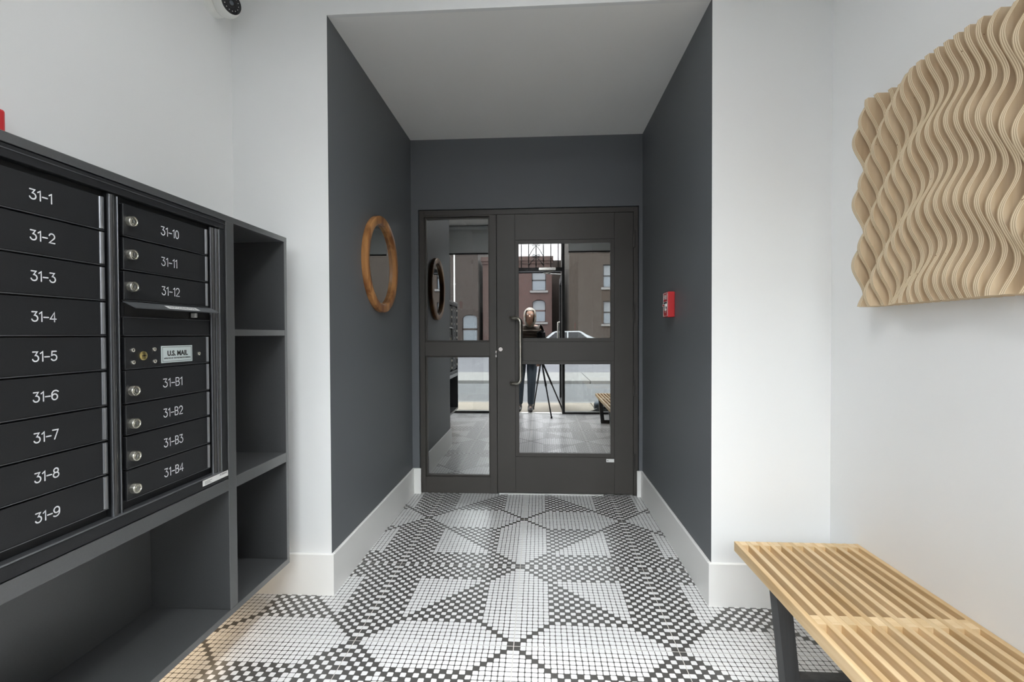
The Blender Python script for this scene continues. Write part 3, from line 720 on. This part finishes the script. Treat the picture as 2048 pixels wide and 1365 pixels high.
# ---------------------------------------------------------------- storefront behind the camera
A_ = M['alu_dark']
WX = [XL, -.66, -.60, .325, .405, XR]      # wall | window | jamb | doorway | jamb | window | wall
def window(n, x0, x1, lab):
    w = thing('window_%d' % n, ((x0+x1)/2, YS, 0), kind='structure')
    for a in ((x0, x0+.04, 0, ZC), (x1-.04, x1, 0, ZC)): box('window_frame', a[0], a[1], YS-.05, YS+.05, a[2], a[3], A_, w, .001)
    for z0, z1 in ((0, .028), (ZC-.05, ZC)): box('window_frame', x0+.04, x1-.04, YS-.05, YS+.05, z0, z1, A_, w, .001)
    box('window_pane', x0+.035, x1-.035, YS-.005, YS+.005, .024, ZC-.045, M['glass'], w)
    return w
window(1, XL, -.60, 'left'); window(2, .325, XR, 'right')
dw = thing('door_2', (-.14, YS, 0), kind='structure')
box('transom_bar', -.60, .325, YS-.05, YS+.05, 2.09, 2.145, A_, dw, .001)
box('frame_head', -.60, .325, YS-.05, YS+.05, ZC-.05, ZC, A_, dw, .001)
box('transom_pane', -.60, .325, YS-.005, YS+.005, 2.145, ZC-.05, M['glass'], dw)
box('threshold', -.60, .325, YS-.07, YS+.02, -.012, .006, M['aluminium'], dw, .001)
# open leaf, swung out to the street on the right-hand jamb
lf = MB()
for a in ((-1.02, -.95, .01, 2.08), (-.19, -.12, .01, 2.08), (-.95, -.19, .01, .12), (-.95, -.19, 1.98, 2.08)): lf.box(.326, .370, a[0], a[1], a[2], a[3], .001)
lf = lf.build('door_leaf', A_, dw)
box('glass_pane', .345, .351, -.955, -.185, .115, 1.985, M['glass'], lf)
MB().tube([(.30, -.22, 1.05), (.275, -.22, 1.05), (.275, -.22, 1.35), (.30, -.22, 1.35)], .012, 8).tube([(.33, -.22, 1.06), (.28, -.22, 1.06)], .01, 8).build('door_handle', M['steel'], lf, smooth=True)
dc = thing('door_closer', (.11, -.005, 2.118), 'silver overhead closer with a folding arm on the street door frame', 'door closer')
MB().box(-.01, .235, YS+.05, YS+.105, 2.100, 2.136, .006, 2).build('closer_body', M['plastic_white'], dc)
MB().tube([(.20, YS+.02, 2.094), (.06, -.12, 2.075)], .009, 6).tube([(.06, -.12, 2.075), (.335, -.30, 2.075)], .008, 6).build('closer_arm', M['plastic_white'], dc)
# roller shades pulled down over the side windows
for x0, x1, lab in ((XL+.01, -.61, 'grey roller shade half lowered behind the left street window'), (.42, XR-.01, 'grey roller shade half lowered behind the right street window')):
    rs = thing('roller_shade', ((x0+x1)/2, YS+.09, 2.7), lab, 'window shade', 'roller shades on the street windows')
    MB().tube([(x0, YS+.092, 2.742), (x1, YS+.092, 2.742)], .028, 14).build('shade_roll', M['shade'], rs, smooth=True)
    box('shade_cloth', x0, x1, YS+.0655, YS+.0675, 2.375, 2.745, M['shade'], rs)
    box('hem_bar', x0, x1, YS+.062, YS+.071, 2.352, 2.376, M['alu_dark'], rs, .002)
# wrought-iron grille outside the transom
gr = thing('iron_grille', (-.14, -.17, 2.1), 'black wrought-iron scroll grille over the street door', 'grille')
for k in range(8): box('grille_bar', -.50+k*.11-.008+.009, -.50+k*.11+.008+.009, -.178, -.162, 2.09, 2.76, M['iron'], gr)
for z in (2.09, 2.76): box('grille_rail', -.58, .31, -.178, -.162, z-.008, z+.008, M['iron'], gr)
sx = -.50+4*.11+.009
def spiral(cx, cz, r, sg, up, turns=1.35):
    return [(cx+sg*(r*(1-t/1.25))*math.cos(math.pi+2*math.pi*turns*t), -.17, cz+up*(r*(1-t/1.25))*math.sin(math.pi+2*math.pi*turns*t)*-1) for t in [k/22 for k in range(23)]]
for zc_, h in ((2.50, .16), (2.33, .13)):
    for sg in (-1, 1):
        pts = [(sx+sg*.105, -.17, zc_-h), (sx+sg*.055, -.17, zc_-h*.45), (sx+sg*.008, -.17, zc_-.012)]+spiral(sx+sg*.036, zc_+.006, .028, sg, 1)
        MB().tube(pts, .0068, 6).build('grille_scroll', M['iron'], gr, smooth=True)

# ---------------------------------------------------------------- street
walk = thing('sidewalk', (0, -.7, -.02), 'sandy concrete sidewalk in front of the street door', 'sidewalk', kind='structure')
for k in range(-8, 9):
    o = box('paving_slab', k*1.35-.669+.2, k*1.35+.669+.2, -1.28, YS-.072, -.14, -.02, M['concrete'], walk, .006)
struct('kerb', -25, 25, -1.43, -1.285, -.2, -.02, M['concrete2'])
struct('road', -25, 25, -5.4, -1.43, -.25, -.12, M['asphalt'])
fw_ = thing('far_sidewalk', (0, -6.6, -.03), kind='structure')
for k in range(-8, 9): box('paving_slab', k*2.6-1.292, k*2.6+1.292, -8.1, -5.4, -.2, -.04, M['concrete2'], fw_, .006)
struct('parking_lot', -30, 30, -60, -8.1, -.25, -.07, M['asphalt2'])

YBLD = -30.0
def building(name, x0, x1, z1, m, wins, label, y0=YBLD, dep=14, side=None):
    """wins: (xc, z0, w, h, arched)"""
    b = thing(name, ((x0+x1)/2, y0-dep/2, -.08), label, 'building')
    # facade with real openings: vertical strips and spandrels
    mb = MB(); mb.box(x0, x1, y0-dep, y0-.35, -.08, z1)
    xs = sorted(set([x0, x1]+[w[0]-w[2]/2 for w in wins]+[w[0]+w[2]/2 for w in wins]))
    for a, c in zip(xs, xs[1:]):
        if c-a < 1e-4: continue
        mid = (a+c)/2; holes = sorted([(w[1], w[1]+w[3]) for w in wins if w[0]-w[2]/2 < mid < w[0]+w[2]/2]); z = -.08
        for h0, h1 in holes:
            mb.box(a, c, y0-.35, y0, z, h0); z = h1
        mb.box(a, c, y0-.35, y0, z, z1)
    mb.build('brick_wall', m, b)
    MB().box(x0-.12, x1+.12, y0-.30, y0+.16, z1-.28, z1+.06).box(x0-.06, x1+.06, y0-.3, y0+.08, z1-.5, z1-.28).build('cornice', m, b)
    for xc, z0, w, h, arch in wins:
        f = MB(); yw = y0-.14
        for a in ((xc-w/2, xc-w/2+.06, z0, z0+h), (xc+w/2-.06, xc+w/2, z0, z0+h), (xc-w/2, xc+w/2, z0, z0+.06), (xc-w/2, xc+w/2, z0+h-.06, z0+h), (xc-w/2, xc+w/2, z0+h*.48, z0+h*.54)): f.box(a[0], a[1], yw-.05, yw, a[2], a[3])
        if arch:
            for sg in (-1, 1):
                pts = [(xc+sg*w/2, z0+h)]+[(xc+sg*w/2*math.sin(t), z0+h-w*.32+w*.32*math.cos(t)) for t in [math.pi/2*k/6 for k in range(7)]][::-1]
                f.prism(pts, 1, yw-.05, y0)
        o = f.build('window', M['alu_dark'] if not arch else m, b)
        box('pane', xc-w/2+.05, xc+w/2-.05, yw-.04, yw-.03, z0+.05, z0+h-.05, M['glass_far'], o)
        if not arch or x0 > -20: box('blind', xc-w/2+.06, xc+w/2-.06, yw-.028, yw-.022, z0+h*.52, z0+h-.06, M['blind'], o)
        box('sill', xc-w/2-.15, xc+w/2+.15, y0-.14, y0+.10, z0-.16, z0, M['stone'], b)
    return b
building('brick_building', -4.45, .95, 7.15, M['brick_red'], [(-.05, 4.55, 1.1, 1.6, 0), (-.05, 2.1, 1.05, 1.75, 1), (-2.3, 4.55, 1.1, 1.6, 0), (-2.3, 2.1, 1.05, 1.75, 1)], 'low red brick building with arched ground-floor windows across the street')
building('brick_building', 2.2, 16, 10.5, M['brick_tan'], [(5.3, 4.6, 1.2, 1.7, 0), (5.3, 1.9, 1.2, 1.7, 0), (8.3, 4.6, 1.2, 1.7, 0), (8.3, 1.9, 1.2, 1.7, 0), (5.3, 7.4, 1.2, 1.6, 0), (12, 4.6, 1.2, 1.7, 0)], 'tall tan brick building right of the alley across the street', y0=-28.5)
building('brick_building', -22, -4.75, 10.5, M['brick_brown'], [(-9.5, 4.6, 1.2, 1.7, 0), (-12.5, 4.6, 1.2, 1.7, 0), (-9.5, 7.4, 1.2, 1.7, 0), (-5.4, .4, 1.2, 2.3, 1), (-15.5, 4.6, 1.2, 1.7, 0)], 'tall brown brick building left of the red one across the street', y0=-29.5)
struct('wall_alley_end', .9, 2.3, -44, -43.6, -.1, 9, M['brick_brown'])
dp = thing('downspout', (-6.55, -29.4, 0), 'white downspout on the tall brown brick building', 'downspout')
MB().tube([(-6.55, -29.22, .0), (-6.55, -29.22, 8.6)], .055, 8).build('pipe', M['plastic_white'], dp)
for z in (2.0, 5.0, 8.0): box('pipe_bracket', -6.63, -6.47, -29.33, -29.15, z, z+.08, M['plastic_white'], dp)
for z, lab in ((4.6, 'white window air conditioner in the upper left window of the red building'), (2.12, 'white window air conditioner in the lower left window of the red building')):
    ac = thing('air_conditioner', (-2.1, -29.9, z), lab, 'air conditioner')
    MB().box(-2.42, -1.78, -30.1, -29.72, z+.005, z+.42, .02).build('casing', M['plastic_white'], ac)
    g = MB()
    for k in range(5): g.box(-2.37, -1.83, -29.725, -29.712, z+.06+k*.07, z+.09+k*.07)
    g.build('grille_slots', M['grey_ink'], ac)['kind'] = 'stuff'

def car(x, y, paint, label):
    c = thing('parked_car', (x, y, -.07), label, 'car'); L, z0 = 4.4, -.07
    side = [(-2.2, .45), (-2.15, .75), (-1.35, .92), (-.75, 1.40), (.75, 1.42), (1.45, 1.0), (2.1, .92), (2.2, .5), (2.1, .28), (-2.1, .28)]
    b = MB().prism([(x+p, z0+q) for p, q in side], 1, y-.85, y+.85)
    bmesh.ops.bevel(b.b, geom=b.b.edges[:], offset=.05, segments=2, affect='EDGES')
    b.build('car_body', paint, c, smooth=True)
    g = MB()
    for sg in (-1, 1):
        yy = y+sg*.855
        g.prism([(x-1.15, z0+.95), (x-.68, z0+1.34), (x-.02, z0+1.35), (x-.02, z0+.95)], 1, yy-.006, yy+.006).prism([(x+.05, z0+.95), (x+.05, z0+1.35), (x+.70, z0+1.35), (x+1.2, z0+.97)], 1, yy-.006, yy+.006)
    g.build('side_window', M['plastic_black'], c)
    for sx_ in (-1.35, 1.35):
        for sg in (-1, 1):
            MB().lathe([(0, -.1), (.2, -.1), (.31, -.08), (.32, 0), (.31, .1), (0, .1)], (x+sx_, y+sg*.80, z0+.32), (0, 1, 0), 20).build('wheel', M['rubber'], c, smooth=True)
    return c
car(1.6, -21.5, M['car_light'], 'silver car parked in front of the alley across the street')
car(7.0, -24.5, M['car_dark'], 'dark car parked below the tan brick building across the street')

# ---------------------------------------------------------------- tripod, camera and photographer (seen in the door glass)
tp = thing('tripod', (.02, -.06, 0), 'black camera tripod standing in the open street doorway', 'tripod')
apx = Vector((.02, -.05, .80))
for foot in ((.16, .36), (.35, -.12), (-.10, -.42)):
    f = Vector((foot[0], foot[1], .012)); d = f-apx
    lg = MB().tube([apx+d*.03, apx+d*.45], .014, 8).tube([apx+d*.40, apx+d*.98], .0105, 8).tube([apx+d*.44, apx+d*.47], .018, 8).build('leg', M['plastic_black'], tp, smooth=True)
    MB().lathe([(0, -.012), (.014, -.012), (.015, .0), (.011, .02), (0, .02)], f, (0, 0, 1), 10).build('rubber_foot', M['rubber'], lg, smooth=True)
MB().lathe([(0, -.03), (.035, -.03), (.042, 0), (.035, .035), (.016, .04), (.016, .20), (.03, .205), (.03, .235), (.022, .24), (.022, .27), (.04, .272), (.04, .285), (0, .285)], apx, (0, 0, 1), 16).build('centre_column', M['plastic_black'], tp, smooth=True)
MB().tube([apx+Vector((-.01, -.02, .22)), apx+Vector((-.06, -.20, .10))], .009, 8).build('pan_handle', M['plastic_black'], tp)
dc_ = thing('camera', (.02, -.09, 1.085), 'black camera mounted on the tripod in the doorway', 'camera')
MB().box(-.045, .085, -.155, -.085, 1.090, 1.205, .012, 2).prism([(-.01, 1.2), (.005, 1.232), (.04, 1.232), (.055, 1.2)], 1, -.145, -.09).build('camera_body', M['plastic_black'], dc_)
MB().lathe([(.036, -.03), (.036, .04), (.040, .045), (.040, .062), (.037, .062), (.034, .045), (0, .04)], (0, -.075, CAM_H), (0, 1, 0), 24).build('lens_barrel', M['plastic_black'], dc_, smooth=True)

def skin(name, joints, edges, m, parent, root=0, sub=2):
    me = bpy.data.meshes.new(name); me.from_pydata([j[0] for j in joints], edges, []); me.update()
    o = bpy.data.objects.new(name, me); C.objects.link(o)
    md = o.modifiers.new('skin', 'SKIN'); md.use_smooth_shade = True; md.branch_smoothing = .3
    for i, v in enumerate(me.skin_vertices[0].data):
        r_ = joints[i][1]; v.radius = r_ if isinstance(r_, tuple) else (r_, r_); v.use_root = (i == root)
    s = o.modifiers.new('sub', 'SUBSURF'); s.levels = sub; s.render_levels = sub
    bpy.context.view_layer.update()
    m2 = bpy.data.meshes.new_from_object(o.evaluated_get(bpy.context.evaluated_depsgraph_get()))
    bpy.data.objects.remove(o); bpy.data.meshes.remove(me)
    m2.materials.clear(); m2.name = name
    return link(name, m2, m, parent)
P0 = Vector((-.20, -.30, 0))
person = thing('person', P0, 'person in jeans and a dark quilted jacket leaning over the tripod, ash blonde hair', 'person')
J = {'pel': (-.20, -.34, .86), 'spi': (-.19, -.30, 1.04), 'che': (-.17, -.23, 1.22), 'nec': (-.155, -.165, 1.36), 'hed': (-.145, -.125, 1.44), 'top': (-.145, -.11, 1.55),
     'hl': (-.285, -.33, .84), 'kl': (-.30, -.26, .47), 'al': (-.31, -.30, .08), 'tl': (-.32, -.16, .035),
     'hr': (-.115, -.33, .84), 'kr': (-.125, -.23, .47), 'ar': (-.14, -.27, .08), 'tr': (-.145, -.13, .035),
     'col': (-.162, -.20, 1.305), 'sl': (-.345, -.21, 1.27), 'el': (-.36, -.10, 1.03), 'wl': (-.16, -.02, .99), 'hal': (-.09, -.02, 1.01),
     'sr': (-.005, -.22, 1.27), 'er': (.065, -.20, 1.0), 'wr': (-.01, -.10, .83), 'har': (-.03, -.055, .77)}
nm = list(J); ix = {k: i for i, k in enumerate(nm)}
RAD = {'pel': (.14, .105), 'spi': (.125, .09), 'che': (.14, .10), 'nec': .05, 'col': (.075, .065), 'hed': (.075, .09), 'top': (.055, .065), 'hl': .085, 'kl': .058, 'al': .04, 'tl': .032, 'hr': .085, 'kr': .058, 'ar': .04, 'tr': .032, 'sl': .055, 'el': .042, 'wl': .027, 'hal': .03, 'sr': .055, 'er': .042, 'wr': .027, 'har': .03}
E_ = [('pel', 'spi'), ('spi', 'che'), ('che', 'col'), ('col', 'nec'), ('nec', 'hed'), ('hed', 'top'), ('pel', 'hl'), ('hl', 'kl'), ('kl', 'al'), ('al', 'tl'), ('pel', 'hr'), ('hr', 'kr'), ('kr', 'ar'), ('ar', 'tr'), ('che', 'sl'), ('sl', 'el'), ('el', 'wl'), ('wl', 'hal'), ('che', 'sr'), ('sr', 'er'), ('er', 'wr'), ('wr', 'har')]
jo = [(J[k], RAD[k]) for k in nm]; ed = [(ix[a], ix[b_]) for a, b_ in E_]
def hand(pal, dirv, side):
    pal = Vector(pal); d = Vector(dirv).normalized(); s = Vector(side).normalized(); n_ = d.cross(s)
    for q, ln in ((-1.5, .055), (-.5, .066), (.5, .070), (1.5, .060)):
        a = len(jo); b0 = pal+s*q*.017
        jo.append((b0+d*.02, .0095)); jo.append((b0+d*(.02+ln*.5)+n_*.006, .0088)); jo.append((b0+d*(.02+ln*.75)+n_*.028, .0078))
        yield (a, a+1); yield (a+1, a+2); yield ('P', a)
    a = len(jo); jo.append((pal+s*.035+d*.0, .011)); jo.append((pal+s*.048+d*.03+n_*.02, .009)); yield (a, a+1); yield ('P', a)
for key, dv, sv in (('har', (.25, .25, -.9), (.8, -.6, 0)), ('hal', (.9, .15, .1), (0, .3, .95))):
    for a, b_ in list(hand(J[key], dv, sv)): ed.append((ix[key] if a == 'P' else a, b_))
skin('body', jo, ed, M['skin'], person)
def sub(keys, scale, extra=None, add=0):
    e = [(a, b_) for a, b_ in E_ if a in keys and b_ in keys]; kk = list(keys); ii = {k: i for i, k in enumerate(kk)}
    def sc_r(k):
        r_ = RAD[k]; r_ = r_ if isinstance(r_, tuple) else (r_, r_); return (r_[0]*scale+add, r_[1]*scale+add)
    return [(J[k], sc_r(k)) for k in kk], [(ii[a], ii[b_]) for a, b_ in e]
a, b_ = sub(['pel', 'hl', 'kl', 'al', 'hr', 'kr', 'ar'], 1.12, add=.006); skin('jeans', a, b_, M['jeans'], person)
J['pel'] = (-.20, -.335, .80)
a, b_ = sub(['spi', 'pel', 'che', 'col', 'sl', 'el', 'wl', 'sr', 'er', 'wr'], 1.22, add=.018); skin('jacket', a, b_, M['jacket'], person)
qb = MB()
for k in range(6):
    t = k/5; c_ = Vector(J['spi']).lerp(Vector(J['che']), t*1.1-.15); rx, ry = .190, .155
    qb.tube([c_+Vector((rx*math.cos(u), ry*math.sin(u), .01*math.sin(u))) for u in [2*math.pi*q/24 for q in range(24)]], .016, 6, closed=True)
qb.build('quilted_ribs', M['jacket'], person, smooth=True)
hc = Vector((-.145, -.13, 1.465))
hb = bmesh.new(); bmesh.ops.create_uvsphere(hb, u_segments=24, v_segments=16, radius=1)
for v in hb.verts:
    c_ = v.co.copy(); back = max(0, -c_.y); dn_ = max(0, -c_.z)
    v.co = hc+Vector((c_.x*(.094+.02*dn_), c_.y*.105-.02-.02*dn_*back, c_.z*(.105 if c_.z > 0 else .20)))
for f in [f for f in hb.faces if (f.calc_center_median()-hc).y > .045 and (f.calc_center_median()-hc).z < .05]: hb.faces.remove(f)
me = bpy.data.meshes.new('hair'); hb.to_mesh(me); hb.free()
link('hair', me, M['hair'], person)
for sg in (-1, 1):
    MB().lathe([(0, -.011), (.008, -.008), (.011, 0), (.008, .008), (0, .011)], hc+Vector((sg*.031, .112, -.005)), (0, 1, 0), 10).build('eye', M['eye'], person, smooth=True)
    MB().lathe([(0, 0), (.005, 0), (0, .003)], hc+Vector((sg*.031, .1215, -.005)), (0, 1, 0), 8).build('pupil', M['black'], person)
    MB().lathe([(0, -.006), (.018, -.005), (.026, 0), (.018, .006), (0, .006)], hc+Vector((sg*.083, .02, -.02)), (1, 0, 0), 10).build('ear', M['skin'], person, smooth=True)
MB().lathe([(.017, -.012), (.014, .008), (.006, .024), (0, .026)], hc+Vector((0, .112, -.035)), (0, 1, -.25), 10).build('nose', M['skin'], person, smooth=True)
MB().lathe([(0, -.006), (.008, -.004), (.009, 0), (0, .007)], hc+Vector((0, .112, -.072)), (0, 1, 0), 10).build('mouth', M['lip'], person, smooth=True)
for k, s_ in (('al', 'tl'), ('ar', 'tr')):
    A1, B1 = Vector(J[k]), Vector(J[s_])
    skin('shoe', [((A1.x, A1.y-.035, .045), (.043, .044)), ((A1.x, A1.y+.03, .048), (.048, .046)), ((B1.x, B1.y, .036), (.046, .035)), ((B1.x, B1.y+.055, .028), (.036, .027)), ((A1.x, A1.y-.01, .12), (.05, .05))], [(0, 1), (1, 2), (2, 3), (1, 4)], M['shoe'], person)
# dark bag on the sidewalk outside the right street window
bag = thing('backpack', (.98, -.36, -.02), 'black camera bag lying on the sidewalk outside the right street window', 'bag')
MB().box(.83, 1.13, -.48, -.24, -.02, .13, .05, 3).build('bag_body', M['jeans'], bag, smooth=True)
MB().tube([(.86, -.23, .05), (.80, -.20, .02), (.74, -.22, .0), (.78, -.28, -.005)], .011, 6).build('strap', M['plastic_black'], bag, smooth=True)
MB().box(.88, 1.08, -.245, -.215, .0, .09, .012, 2).build('front_pocket', M['plastic_black'], bag)
